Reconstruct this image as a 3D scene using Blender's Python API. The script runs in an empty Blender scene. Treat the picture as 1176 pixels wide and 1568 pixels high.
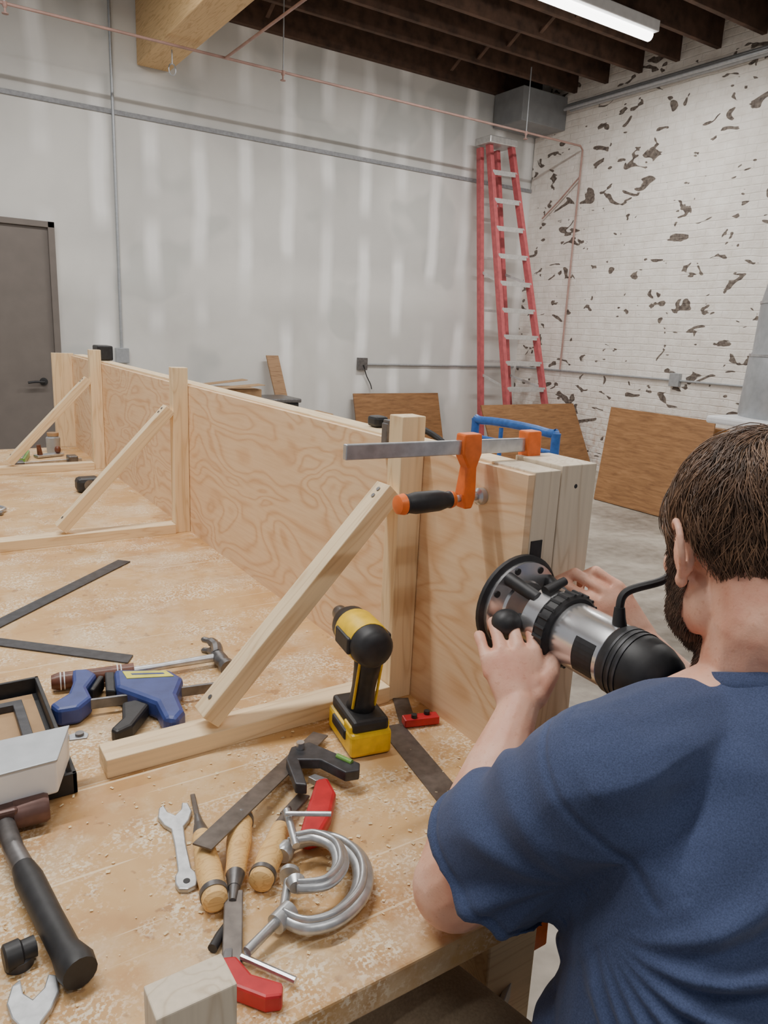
import bpy, bmesh, math, random
from mathutils import Vector, Matrix, noise
random.seed(7)
V=Vector
H=1.52; T=0.88
COL=bpy.context.collection
# ------------------------------------------------------------------ camera
R_=V((.8395,-.5413,.0458)).normalized(); D_=V((-.0911,-.2247,-.9701)); D_=(D_-R_*D_.dot(R_)).normalized(); F_=R_.cross(D_)
cam=bpy.data.cameras.new('camera'); co=bpy.data.objects.new('camera',cam); COL.objects.link(co)
cam.sensor_fit='VERTICAL'; cam.sensor_height=24; cam.lens=24*1135/1568; cam.clip_start=.02
m=Matrix((R_,-D_,-F_)).transposed().to_4x4(); m.translation=V((0,0,H)); co.matrix_world=m
bpy.context.scene.camera=co
# ------------------------------------------------------------------ material helpers
def c(r,g,b):
    f=lambda x:(x/255/12.92 if x/255<=.04045 else ((x/255+.055)/1.055)**2.4)
    return (f(r),f(g),f(b),1)
class Mat:
    def __init__(s,name,rough=.6,metal=0,col=None):
        s.m=bpy.data.materials.new(name); s.m.use_nodes=True; s.t=s.m.node_tree; s.b=s.t.nodes['Principled BSDF']
        s.b.inputs['Roughness'].default_value=rough; s.b.inputs['Metallic'].default_value=metal
        if col: s.b.inputs['Base Color'].default_value=col
    def put(s,sock,v):
        if isinstance(v,bpy.types.NodeSocket): s.t.links.new(v,sock)
        else: sock.default_value=v
    def n(s,typ,ins=None,**pr):
        nd=s.t.nodes.new(typ)
        for k,v in pr.items(): setattr(nd,k,v)
        for k,v in (ins or {}).items(): s.put(nd.inputs[k],v)
        return nd
    def obj(s): return s.n('ShaderNodeTexCoord').outputs['Object']
    def mp(s,vec,sc=(1,1,1),loc=(0,0,0),rot=(0,0,0)):
        return s.n('ShaderNodeMapping',{'Vector':vec,'Scale':sc,'Location':loc,'Rotation':rot}).outputs[0]
    def noise(s,vec,sc,det=3,rough=.5,dist=0):
        return s.n('ShaderNodeTexNoise',{'Vector':vec,'Scale':sc,'Detail':det,'Roughness':rough,'Distortion':dist}).outputs['Fac']
    def ramp(s,fac,stops,interp='LINEAR'):
        nd=s.n('ShaderNodeValToRGB',{'Fac':fac}); e=nd.color_ramp.elements; nd.color_ramp.interpolation=interp
        while len(e)<len(stops): e.new(.5)
        for i,(p,cc) in enumerate(stops):
            e[i].position=p; e[i].color=cc if not isinstance(cc,(int,float)) else (cc,cc,cc,1)
        return nd.outputs[0]
    def mix(s,fac,a,b,bl='MIX'):
        nd=s.n('ShaderNodeMix',data_type='RGBA',blend_type=bl)
        s.put(nd.inputs[0],fac); s.put(nd.inputs[6],a); s.put(nd.inputs[7],b); return nd.outputs[2]
    def mth(s,op,a,b=0.0,cc=None):
        nd=s.n('ShaderNodeMath',operation=op); s.put(nd.inputs[0],a); s.put(nd.inputs[1],b)
        if cc is not None: s.put(nd.inputs[2],cc)
        return nd.outputs[0]
    def bump(s,h,st=.3,dist=.01,nrm=None):
        nd=s.n('ShaderNodeBump',{'Height':h,'Strength':st,'Distance':dist})
        if nrm is not None: s.put(nd.inputs['Normal'],nrm)
        s.put(s.b.inputs['Normal'],nd.outputs[0]); return nd.outputs[0]
    def col(s,v): s.put(s.b.inputs['Base Color'],v)
    def rough(s,v): s.put(s.b.inputs['Roughness'],v)

def plain(name,col,rough=.5,metal=0,var=.12,sc=40,bump=.05):
    M=Mat(name,rough,metal); o=M.obj(); f=M.noise(o,sc,3)
    dk=tuple(x*(1-var*2) for x in col[:3])+(1,); lt=tuple(min(1,x*(1+var)) for x in col[:3])+(1,)
    M.col(M.ramp(f,[(.3,dk),(.7,lt)])); 
    if bump: M.bump(f,bump,.002)
    return M.m
def lumber(name,light,dark,k=1.0):
    M=Mat(name,.62); o=M.obj(); rnd=M.n('ShaderNodeObjectInfo').outputs['Random']
    off=M.mth('MULTIPLY',rnd,37.0)
    comb=M.n('ShaderNodeCombineXYZ',{0:off,1:off,2:off}).outputs[0]
    v=M.n('ShaderNodeVectorMath',{0:o,1:comb},operation='ADD').outputs[0]
    n1=M.noise(M.mp(v,(1.2,14,14)),1.6*k,2,.5,.4)
    s=M.mth('PINGPONG',M.mth('MULTIPLY',n1,16.0),1.0)
    g=M.ramp(s,[(.0,dark),(.35,light),(1,tuple(min(1,x*1.06) for x in light[:3])+(1,))])
    f=M.noise(M.mp(v,(4,160,160)),1,3)
    g2=M.mix(.35,g,M.ramp(f,[(.3,tuple(x*.78 for x in light[:3])+(1,)),(.6,light)]),'MIX')
    M.col(g2); M.bump(f,.12,.002); return M.m
LUM=lumber('pine_lumber',c(240,215,174),c(218,184,138))
LUM2=lumber('weathered_lumber',c(220,205,182),c(196,176,148),.8)
def m_drywall():
    M=Mat('drywall_mudded',.85); o=M.obj()
    sep=M.n('ShaderNodeSeparateXYZ',{0:o}); x=sep.outputs[0]; z=sep.outputs[2]
    warp=M.noise(M.mp(o,(1,1,1)),1.6,3); xx=M.mth('ADD',x,M.mth('MULTIPLY',warp,.12)); xx=M.mth('SUBTRACT',xx,1.76-4.7)
    p=M.mth('PINGPONG',xx,.235); stripe=M.ramp(p,[(.03,1.0),(.10,.0)])
    cellx=M.mth('MULTIPLY',M.mth('FLOOR',M.mth('DIVIDE',M.mth('ADD',xx,.235),.47)),3.7)
    sv=M.n('ShaderNodeCombineXYZ',{0:cellx,1:0.0,2:M.mth('MULTIPLY',z,.95)}).outputs[0]
    br=M.ramp(M.noise(sv,1.3,1.5),[(.40,0),(.55,1)])
    a=M.mth('MULTIPLY',stripe,br)
    blot=M.ramp(M.noise(M.mp(o,(1,1,.7)),.9,3,.55,.4),[(.4,0),(.62,1)])
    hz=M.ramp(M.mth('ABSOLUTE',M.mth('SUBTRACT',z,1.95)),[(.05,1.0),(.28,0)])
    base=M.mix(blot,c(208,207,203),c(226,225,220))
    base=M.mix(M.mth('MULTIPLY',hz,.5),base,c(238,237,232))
    gp=M.ramp(M.noise(M.mp(o,(1,1,1),(4,0,9)),1.1,2),[(.60,0),(.64,1)]); base=M.mix(M.mth('MULTIPLY',gp,.5),base,c(188,191,188))
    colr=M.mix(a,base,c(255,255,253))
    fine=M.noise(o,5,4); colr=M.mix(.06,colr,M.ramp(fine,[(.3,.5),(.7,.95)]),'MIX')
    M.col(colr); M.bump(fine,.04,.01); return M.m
def m_brick():
    M=Mat('painted_brick',.7); o=M.obj(); sep=M.n('ShaderNodeSeparateXYZ',{0:o})
    v=M.n('ShaderNodeCombineXYZ',{0:sep.outputs[1],1:sep.outputs[2],2:0.0}).outputs[0]
    wv=M.n('ShaderNodeTexNoise',{'Vector':v,'Scale':3.0,'Detail':2.0}).outputs['Color']
    v2=M.n('ShaderNodeVectorMath',{0:v,1:M.n('ShaderNodeVectorMath',{0:wv,1:(.05,.03,0)},operation='MULTIPLY').outputs[0]},operation='ADD').outputs[0]
    b=M.n('ShaderNodeTexBrick',{'Vector':v2,'Color1':(1,1,1,1),'Color2':(.85,.85,.85,1),'Mortar':(.3,.3,.3,1),'Scale':1.0,'Mortar Size':.008,'Mortar Smooth':1.0,'Brick Width':.21,'Row Height':.072})
    chipn=M.noise(M.mp(v,(1.0,1.7,1),(2,5,0),(0,0,.25)),4.1,1.6,.6,.9)
    area=M.noise(v,.8,2)
    cell=M.mth('ADD',chipn,M.mth('MULTIPLY',M.mth('SUBTRACT',area,.5),.2))
    chip=M.ramp(cell,[(.632,0),(.640,1)])
    big=M.ramp(M.noise(M.mp(v,(1,1.5,1),(3,7,0)),2.6,3,.6),[(.675,0),(.682,1)])
    lowb=M.ramp(sep.outputs[2],[(.3,.6),(1.0,.05)])
    msk=M.mth('MAXIMUM',chip,big)
    tone=M.ramp(M.noise(o,7,4),[(.3,c(232,226,217)),(.7,c(251,247,240))])
    tone=M.mix(M.mth('MULTIPLY',M.ramp(M.noise(v,16,3),[(.45,0),(.65,1)]),lowb),tone,c(196,160,134))
    dark=M.ramp(M.noise(v,30,3),[(.35,c(84,74,68)),(.65,c(132,122,112))])
    M.col(M.mix(msk,tone,dark))
    h=M.mth('ADD',M.mth('MULTIPLY',b.outputs['Color'],.6),M.mth('MULTIPLY',M.noise(v,22,4,.6),.8))
    h=M.mth('SUBTRACT',h,M.mth('MULTIPLY',msk,.5))
    M.bump(h,.7,.012); return M.m
def m_conc():
    M=Mat('concrete_floor',.5); o=M.obj(); a=M.noise(o,1.6,5,.6,.5); b=M.noise(o,14,4)
    g=M.ramp(a,[(.32,c(120,110,98)),(.5,c(158,148,135)),(.68,c(198,190,176))])
    g=M.mix(.25,g,M.ramp(b,[(.3,c(96,90,82)),(.7,c(206,198,186))])); M.col(g); M.bump(b,.08,.005); return M.m
def m_ply():
    M=Mat('fir_plywood',.6); o=M.obj(); sep=M.n('ShaderNodeSeparateXYZ',{0:o})
    v=M.n('ShaderNodeCombineXYZ',{0:sep.outputs[1],1:sep.outputs[2],2:sep.outputs[0]}).outputs[0]
    n1=M.noise(M.mp(v,(1.7,4.4,1)),1.7,1.7,.42,.55)
    s=M.mth('PINGPONG',M.mth('MULTIPLY',n1,24.0),1.0)
    ln=M.ramp(s,[(.0,c(218,172,126)),(.22,c(230,190,146)),(.5,c(240,208,168)),(1,c(242,212,174))])
    fb=M.noise(M.mp(v,(5,90,1)),2,3); ln=M.mix(.28,ln,M.ramp(fb,[(.35,c(224,186,144)),(.6,c(245,218,182))]))
    vo=M.n('ShaderNodeTexVoronoi',{'Vector':M.mp(v,(1.0,1.7,1)),'Scale':1.7}).outputs['Distance']
    ln=M.mix(M.ramp(vo,[(.015,1.0),(.04,0)]),ln,c(182,120,84))
    tone=M.noise(v,2.2,2); ln=M.mix(M.mth('MULTIPLY',M.ramp(tone,[(.45,0),(.7,1)]),.3),ln,c(230,188,144))
    M.col(ln); M.bump(fb,.08,.002); return M.m
def m_bench():
    M=Mat('bench_top_plywood',.55); o=M.obj()
    a=M.noise(o,3.0,4,.6,.6); g=M.ramp(a,[(.3,c(190,144,92)),(.5,c(205,163,108)),(.72,c(219,182,130))])
    rg=M.mth('PINGPONG',M.mth('MULTIPLY',M.noise(M.mp(o,(1.3,3.0,1)),1.4,2,.45,1.2),9.0),1.0)
    g=M.mix(M.mth('MULTIPLY',M.ramp(rg,[(0,1.0),(.25,0)]),.14),g,c(176,122,66))
    st=M.ramp(M.noise(o,4.5,4,.6,1.0),[(.56,0),(.70,1)]); g=M.mix(M.mth('MULTIPLY',st,.5),g,c(160,112,68))
    sp2=M.ramp(M.noise(o,38,3),[(.66,0),(.70,1)]); g=M.mix(M.mth('MULTIPLY',sp2,.5),g,c(138,92,54))
    du=M.ramp(M.noise(o,8,5,.7),[(.46,0),(.60,1)]); sp=M.ramp(M.noise(o,230,3),[(.48,0),(.58,1)])
    g=M.mix(M.mth('MULTIPLY',M.mth('MULTIPLY',du,sp),.8),g,c(246,232,206))
    hz=M.ramp(M.noise(o,5.5,7,.7),[(.5,0),(.66,1)]); g=M.mix(M.mth('MULTIPLY',hz,.45),g,c(236,218,186))
    for i,(rz,sx,sy) in enumerate([(.5,1.8,110),(2.0,2.2,120),(1.2,1.6,100),(2.7,2.6,130)]):
        w=M.noise(M.mp(o,(sx,sy,1),(i*3,i*5,0),(0,0,rz)),1.0,1.5,.4,.4)
        k=M.ramp(w,[(.72,0),(.735,1)]); g=M.mix(M.mth('MULTIPLY',k,.6),g,c(246,226,190))
    M.col(g); M.bump(M.noise(o,60,3),.06,.002); return M.m
def m_board():
    M=Mat('brown_laminate_board',.42); o=M.obj()
    f=M.noise(M.mp(o,(3,3,26)),2,4,.6,.5) 
    M.col(M.ramp(f,[(.3,c(120,83,50)),(.55,c(148,106,66)),(.75,c(166,122,80))])); return M.m
def m_skin():
    M=Mat('skin',.5); o=M.obj(); a=M.noise(o,22,4); b=M.noise(o,350,2); fr=M.noise(o,160,2)
    g=M.ramp(a,[(.3,c(218,154,130)),(.5,c(230,176,150)),(.7,c(236,190,166))])
    g=M.mix(M.mth('MULTIPLY',M.ramp(fr,[(.62,0),(.7,1)]),.3),g,c(196,128,100)); M.col(g)
    M.b.inputs['Subsurface Weight'].default_value=.12; M.b.inputs['Subsurface Radius'].default_value=(.012,.005,.003); M.b.inputs['Subsurface Scale'].default_value=.5
    M.bump(b,.25,.001); return M.m
def m_shirt():
    M=Mat('navy_cotton',.92); o=M.obj(); a=M.noise(o,700,2); b=M.noise(o,12,3)
    g=M.ramp(a,[(.3,c(46,57,86)),(.7,c(72,84,118))]); g=M.mix(.25,g,M.ramp(b,[(.3,c(42,53,82)),(.7,c(70,84,122))]))
    M.col(g); M.b.inputs['Sheen Weight'].default_value=.08; M.bump(a,.25,.0006); return M.m
DRY=m_drywall(); BRK=m_brick(); CON=m_conc(); PLY=m_ply(); BEN=m_bench(); BRD=m_board(); SKIN=m_skin(); SHIRT=m_shirt()
STEEL=plain('steel',c(200,202,206),.34,.85,.1,60); CAST=plain('cast_silver_paint',c(190,192,194),.36,.7,.1,80,.1); DSTEEL=plain('dark_steel',c(122,120,120),.4,.7,.15,50); RSTEEL=plain('rule_steel',c(112,104,98),.42,.5,.15,60)
GALV=plain('galvanised',c(178,182,186),.45,.5,.06,30); CHROME=plain('polished_aluminium',c(232,232,234),.24,.9,.04,30)
BLK=plain('black_rubber',c(42,42,44),.5,0,.15,80); BLKM=plain('black_square_steel',c(68,68,72),.45,.3,.2,60)
YEL=plain('yellow_plastic',c(244,200,36),.4); RED=plain('red_paint',c(196,38,46),.4); ORG=plain('orange_paint',c(240,116,44),.4)
BLUE=plain('blue_plastic',c(58,74,138),.4); BLUT=plain('blue_tube_paint',c(50,104,180),.35); YLAB=plain('yellow_label',c(230,222,90),.5)
LRED=plain('ladder_fibreglass_red',c(196,96,100),.5,0,.1,20); ALU=plain('ladder_aluminium',c(204,203,202),.35,.5,.08,30)
DOORM=plain('taupe_door_paint',c(118,110,104),.5,0,.04,8); JOI=plain('dark_timber_joist',c(90,66,52),.8,0,.25,9); DECK=plain('dark_deck',c(60,46,40),.85,0,.2,5)
BEAMM=lumber('glulam_beam',c(222,186,134),c(192,150,98),.8); WHT=plain('white_enamel',c(238,240,242),.4,0,.03,20)
KHAKI=plain('khaki_cloth',c(158,140,116),.9,0,.1,300,.2); HAIR=plain('brown_hair',c(98,74,58),.42,0,.3,60); HAIR2=plain('brown_hair_light',c(136,106,83),.4,0,.25,90)
CARD=plain('cardboard',c(178,144,106),.8,0,.08,20); COPPER=plain('sprinkler_pipe_paint',c(176,142,132),.6,0,.1,10)
BRW=plain('brown_wood_handle',c(112,66,48),.4,0,.2,60); LWD=lumber('chisel_handle_wood',c(234,192,126),c(204,150,88),3.)
GREEN=plain('green_vial',c(120,170,80),.3); CREAM=plain('panel_grey_metal',c(140,142,144),.5,0,.06,10)
# ------------------------------------------------------------------ geometry helpers
def E(name,loc=(0,0,0)):
    o=bpy.data.objects.new(name,None); o.empty_display_size=.05; COL.objects.link(o); o.location=loc; return o
def link(name,me,mat,parent=None,smooth=False,loc=None):
    o=bpy.data.objects.new(name,me); COL.objects.link(o)
    if mat: me.materials.append(mat)
    if smooth:
        for p in me.polygons: p.use_smooth=True
    if parent: o.parent=parent
    return o
def bev(o,w,seg=2):
    if w: 
        md=o.modifiers.new('bevel','BEVEL'); md.width=w; md.segments=seg; md.limit_method='ANGLE'; md.angle_limit=math.radians(40)
    return o
def box(name,lo,hi,mat,parent=None,b=0.0):
    lo=V(lo);hi=V(hi); me=bpy.data.meshes.new(name); bm=bmesh.new()
    bmesh.ops.create_cube(bm,size=1,matrix=Matrix.Translation((lo+hi)/2)@Matrix.Diagonal((*(hi-lo),1)))
    bm.to_mesh(me); bm.free(); return bev(link(name,me,mat,parent),b)
def beam(name,p0,p1,w,h,mat,parent=None,up=(0,0,1),b=.0015):
    """long box along local X from p0 to p1, w = local Y width, h = local Z height"""
    p0=V(p0);p1=V(p1);x=(p1-p0); L=x.length; x.normalize(); u=V(up); y=u.cross(x).normalized(); z=x.cross(y)
    me=bpy.data.meshes.new(name); bm=bmesh.new(); bmesh.ops.create_cube(bm,size=1,matrix=Matrix.Diagonal((L,w,h,1))); bm.to_mesh(me); bm.free()
    o=link(name,me,mat,parent); M=Matrix((x,y,z)).transposed().to_4x4(); M.translation=(p0+p1)/2; o.matrix_world=M; return bev(o,b)
def ringmesh(bm,secs,seg=16):
    rings=[]
    for cc,a,b in secs:
        rings.append([bm.verts.new(V(cc)+V(a)*math.cos(2*math.pi*i/seg)+V(b)*math.sin(2*math.pi*i/seg)) for i in range(seg)])
    for r0,r1 in zip(rings,rings[1:]):
        for i in range(seg): bm.faces.new((r0[i],r0[(i+1)%seg],r1[(i+1)%seg],r1[i]))
    bm.faces.new(rings[0][::-1]); bm.faces.new(rings[-1])
def frame(d):
    d=V(d).normalized(); u=V((0,0,1)) if abs(d.z)<.9 else V((1,0,0)); a=u.cross(d).normalized(); return a,d.cross(a)
def cylp(bm,pts,rs,seg=16):
    secs=[]
    for i,p in enumerate(pts):
        d=V(pts[min(i+1,len(pts)-1)])-V(pts[max(i-1,0)])
        if i==0: a,b=frame(d)
        else:
            dn=d.normalized(); a=(a-dn*a.dot(dn)).normalized(); b=dn.cross(a)
        secs.append((p,a*rs[i],b*rs[i]))
    ringmesh(bm,secs,seg)
def tube(name,pts,rs,mat,parent=None,seg=16,smooth=True,b=0):
    if not isinstance(rs,(list,tuple)): rs=[rs]*len(pts)
    me=bpy.data.meshes.new(name); bm=bmesh.new(); cylp(bm,pts,rs,seg); bmesh.ops.recalc_face_normals(bm,faces=bm.faces); bm.to_mesh(me); bm.free()
    o=link(name,me,mat,parent,smooth)
    if smooth:
        md=o.modifiers.new('es','EDGE_SPLIT'); md.split_angle=math.radians(38)
    return bev(o,b) if b else o
def lathe(name,p0,d,prof,mat,parent=None,seg=28):
    d=V(d).normalized(); a,b=frame(d); me=bpy.data.meshes.new(name); bm=bmesh.new()
    ringmesh(bm,[(V(p0)+d*t,a*max(r,1e-4),b*max(r,1e-4)) for t,r in prof],seg); bmesh.ops.recalc_face_normals(bm,faces=bm.faces); bm.to_mesh(me); bm.free()
    o=link(name,me,mat,parent,True); md=o.modifiers.new('es','EDGE_SPLIT'); md.split_angle=math.radians(35); return o
def plate(name,pts,z0,z1,mat,parent=None,b=.001,M=None):
    me=bpy.data.meshes.new(name); bm=bmesh.new(); vs=[bm.verts.new((x,y,z0)) for x,y in pts]; f=bm.faces.new(vs)
    r=bmesh.ops.extrude_face_region(bm,geom=[f]); bmesh.ops.translate(bm,vec=(0,0,z1-z0),verts=[v for v in r['geom'] if isinstance(v,bmesh.types.BMVert)])
    bmesh.ops.recalc_face_normals(bm,faces=bm.faces); bm.to_mesh(me); bm.free(); o=link(name,me,mat,parent)
    if M is not None: o.matrix_world=M
    return bev(o,b)
def ballm(bm,cc,r,rot=None):
    M=Matrix.Translation(V(cc))@(rot.to_4x4() if rot else Matrix())@Matrix.Diagonal((r[0],r[1],r[2],1))
    bmesh.ops.create_icosphere(bm,subdivisions=3,radius=1,matrix=M)
def ball(name,cc,r,mat,parent=None,rot=None):
    me=bpy.data.meshes.new(name); bm=bmesh.new(); ballm(bm,cc,r,rot); bm.to_mesh(me); bm.free(); return link(name,me,mat,parent,True)
def limb(bm,pts,rs,seg=14):
    for (p,q),(r,s) in zip(zip(pts,pts[1:]),zip(rs,rs[1:])): cylp(bm,[p,q],[r,s],seg)
    for p,r in zip(pts,rs): ballm(bm,p,(r,r,r))
def cat(pts,n=6):
    out=[]; P=[V(p) for p in pts]
    for i in range(len(P)-1):
        p0=P[max(i-1,0)];p1=P[i];p2=P[i+1];p3=P[min(i+2,len(P)-1)]
        for k in range(n):
            t=k/n; out.append(.5*((2*p1)+(p2-p0)*t+(2*p0-5*p1+4*p2-p3)*t*t+(3*p1-p0-3*p2+p3)*t**3))
    out.append(P[-1]); return out
def applymods(o,name,mat,parent):
    dg=bpy.context.evaluated_depsgraph_get(); ne=bpy.data.meshes.new_from_object(o.evaluated_get(dg)); bpy.data.objects.remove(o)
    ne.name=name; ne.materials.clear(); return link(name,ne,mat,parent,True)
def remesh(name,bm,voxel,smooth,mat,parent):
    me=bpy.data.meshes.new(name+'_t'); bm.to_mesh(me); bm.free(); o=bpy.data.objects.new(name+'_t',me); COL.objects.link(o)
    md=o.modifiers.new('r','REMESH'); md.mode='VOXEL'; md.voxel_size=voxel
    if smooth: s=o.modifiers.new('s','SMOOTH'); s.factor=.5; s.iterations=smooth
    return applymods(o,name,mat,parent)
def curves(name,splines,r,mat,parent=None,res=0):
    cu=bpy.data.curves.new(name,'CURVE'); cu.dimensions='3D'; cu.bevel_depth=r; cu.bevel_resolution=res; cu.use_fill_caps=True
    for pts in splines:
        s=cu.splines.new('POLY'); s.points.add(len(pts)-1)
        for i,p in enumerate(pts):
            s.points[i].co=(*p,1); s.points[i].radius=1 if i<len(pts)-2 else (.8 if i<len(pts)-1 else .35)
    cu.materials.append(mat); o=bpy.data.objects.new(name,cu); COL.objects.link(o)
    if parent: o.parent=parent
    return o
def lerp(a,b,t): return V(a)+(V(b)-V(a))*t
# ------------------------------------------------------------------ room shell
XB=6.95; YD=7.5
box('floor',(-3,-3,-.1),(XB,YD,0),CON)
wb=E('wall_back'); box('drywall_lower',(-3,YD,0),(XB+.2,YD+.15,3.3),DRY,wb); box('drywall_upper',(-3,YD+.02,3.3),(XB+.2,YD+.17,4.6),DRY,wb)
box('wall_right',(XB,-3,0),(XB+.2,YD,4.6),BRK)
box('shadow_gap_strip_1',(-3,YD-.018,3.285),(XB,YD,3.325),plain('gap_shade_grey',c(150,152,156),.6),None,.003)  # shade of the gap below the upper drywall, painted as a grey strip
ce=E('ceiling'); box('deck',(-3,-3,4.6),(XB+.2,YD+.17,4.7),DECK,ce)
y=-2.8
while y<7.3:
    box('joist',(-3,y,4.3),(XB,y+.05,4.6),JOI,ce,.004); y+=.46
for x in (1.0,3.2,5.4):
    yy=-2.8
    while yy<6.9:
        beam('bridging',(x,yy+.05,4.34),(x,yy+.46,4.56),.04,.02,JOI,ce); beam('bridging_b',(x+.05,yy+.05,4.56),(x+.05,yy+.46,4.34),.04,.02,JOI,ce); yy+=.46
box('ledger',(-3,YD-.05,4.28),(XB,YD+.02,4.6),JOI,ce,.004)
beam('timber_beam',(2.215,-3,4.0),(2.215,7.5,4.0),.29,.54,BEAMM,None,b=.008)
pb=E('conduit_bundle')
for i,(dx,dz) in enumerate([(.04,0),(.09,.03),(.14,-.01)]):
    tube('run_%d'%i,[(XB-dx,-3,4.12+dz),(XB-dx,6.9,4.12+dz)],.022,GALV,pb,10)
pb=E('electrical_conduit'); tube('vertical_run',[(1.84,YD-.02,1.22),(1.84,YD-.02,4.6)],.014,GALV,pb,10)
box('junction_box',(1.78,YD-.06,1.1),(1.9,YD,1.24),GALV,pb,.004)
pb=E('electrical_conduit'); tube('wall_run',[(4.56,YD-.02,1.125),(XB-.06,YD-.02,1.125)],.012,GALV,pb,10); box('outlet_box',(4.48,YD-.05,1.06),(4.6,YD,1.2),DSTEEL,pb,.004)
pb=E('electrical_conduit'); tube('wall_run',[(XB-.02,YD-.04,1.13),(XB-.02,2,1.16)],.012,GALV,pb,10); box('outlet_box',(XB-.05,4.95,1.08),(XB,5.07,1.22),GALV,pb,.004)
tube('outlet_cord',cat([(4.54,YD-.06,1.12),(4.60,YD-.03,1.0),(4.66,YD-.03,.9),(4.68,YD-.03,.84)]),.006,BLK,None,8)
sp=E('sprinkler_pipe')
tube('main',[(-3,6.63,3.68),(XB-.1,6.63,3.68),(XB-.06,6.63,3.64),(XB-.06,6.64,1.15)],.011,COPPER,sp,10)
tube('branch',[(2.57,6.63,3.68),(2.57,-3,3.68)],.011,COPPER,sp,10)
for x in (.9,3.1,6.0):
    tube('hanger',[(x,6.63,3.68),(x,6.63,4.32)],.006,GALV,sp,8); lathe('head',(x,6.63,3.69),(0,0,-1),[(0,.02),(.03,.016),(.04,.008),(.07,.008),(.072,.024),(.078,.024)],COPPER,sp,12)
tube('elbow_arm',[(XB-.06,6.64,3.35),(XB-.05,6.95,3.12),(XB-.05,7.2,2.95)],.009,COPPER,sp,8)
hk=E('ceiling_hook'); tube('rod',[(2.2,6.9,3.62),(2.2,6.9,3.73)],.006,GALV,hk,8)
tube('loop',[(2.2+.03*math.sin(a*.6),6.9,3.58-.045*math.cos(a*.6)*-1) for a in range(0,11)],.006,GALV,hk,8)
box('duct_box',(6.25,7.0,3.92),(XB,YD,4.28),CREAM,None,.008)
def fixture(x0,x1,y,power=62):
    f=E('fluorescent_light_fixture'); box('housing',(x0,y-.09,4.2),(x1,y+.09,4.29),WHT,f,.006)
    EM=bpy.data.materials.new('lit_tube'); EM.use_nodes=True; b=EM.node_tree.nodes['Principled BSDF']; b.inputs['Emission Color'].default_value=(1,.98,.94,1); b.inputs['Emission Strength'].default_value=8
    tube('diffuser',[(x0+.02,y,4.185),(x1-.02,y,4.185)],.045,EM,f,14)
    l=bpy.data.lights.new('tube_light','AREA'); l.shape='RECTANGLE'; l.size=x1-x0-.05; l.size_y=.08; l.energy=power; l.color=(1,.975,.94)
    lo=bpy.data.objects.new('tube_light',l); COL.objects.link(lo); lo.location=((x0+x1)/2,y,4.135); lo.parent=f
fixture(3.5,5.96,5.05,104); fixture(-.6,1.9,5.05,80); fixture(-1.5,.9,1.7,100); fixture(3.0,5.4,1.7,62); fixture(-.6,1.8,-1.2,36)
w=bpy.data.worlds.new('world'); bpy.context.scene.world=w; w.use_nodes=True; w.node_tree.nodes['Background'].inputs[0].default_value=(.95,.96,1,1); w.node_tree.nodes['Background'].inputs[1].default_value=.32
d=E('door_1'); box('slab',(.3,YD-.04,.01),(1.25,YD,2.26),DOORM,d,.003)
box('jamb_right',(1.235,YD-.07,0),(1.29,YD,2.31),DOORM,d,.003); box('head_jamb',(.24,YD-.07,2.26),(1.29,YD,2.31),DOORM,d,.003); box('jamb_left',(.24,YD-.07,0),(.3,YD,2.31),DOORM,d,.003)
lathe('rose',(1.13,YD-.04,.92),(0,-1,0),[(0,.035),(.012,.033),(.014,.014),(.06,.014)],BLK,d); tube('lever',[(1.13,YD-.1,.92),(1.05,YD-.1,.922),(.99,YD-.1,.915)],.011,BLK,d)
# ------------------------------------------------------------------ ladder
ld=E('step_ladder')
fl0,fl1=(6.17,6.6,0),(5.95,7.18,3.66); fr0,fr1=(6.83,6.55,0),(6.23,7.12,3.66)
rl0,rl1=(6.12,7.1,0),(5.92,7.3,3.62); rr0,rr1=(6.62,7.08,0),(6.15,7.28,3.62)
for n_,a,b in (('front_rail_l',fl0,fl1),('front_rail_r',fr0,fr1),('rear_rail_l',rl0,rl1),('rear_rail_r',rr0,rr1)):
    beam(n_,a,b,.05,.08,LRED,ld,up=(0,1,0),b=.004)
for i in range(1,12):
    t=i*.305/3.66; p=lerp(fl0,fl1,t); q=lerp(fr0,fr1,t); beam('step_%d'%i,p,q,.085,.022,ALU,ld)
    beam('step_front_%d'%i,p+V((0,-.04,-.02)),q+V((0,-.04,-.02)),.006,.045,ALU,ld)
    if i%2==0: beam('rear_brace_%d'%i,lerp(rl0,rl1,t),lerp(rr0,rr1,t),.02,.03,ALU,ld)
    if i in (3,7): 
        for a,b,cc,dd in ((fl0,fl1,rl0,rl1),(fr0,fr1,rr0,rr1)): beam('spreader_%d'%i,lerp(a,b,t),lerp(cc,dd,t+.04),.01,.03,ALU,ld)
plate('top_cap',[(5.88,7.08),(6.28,7.06),(6.28,7.34),(5.88,7.36)],3.64,3.72,ALU,ld,.01)
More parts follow.
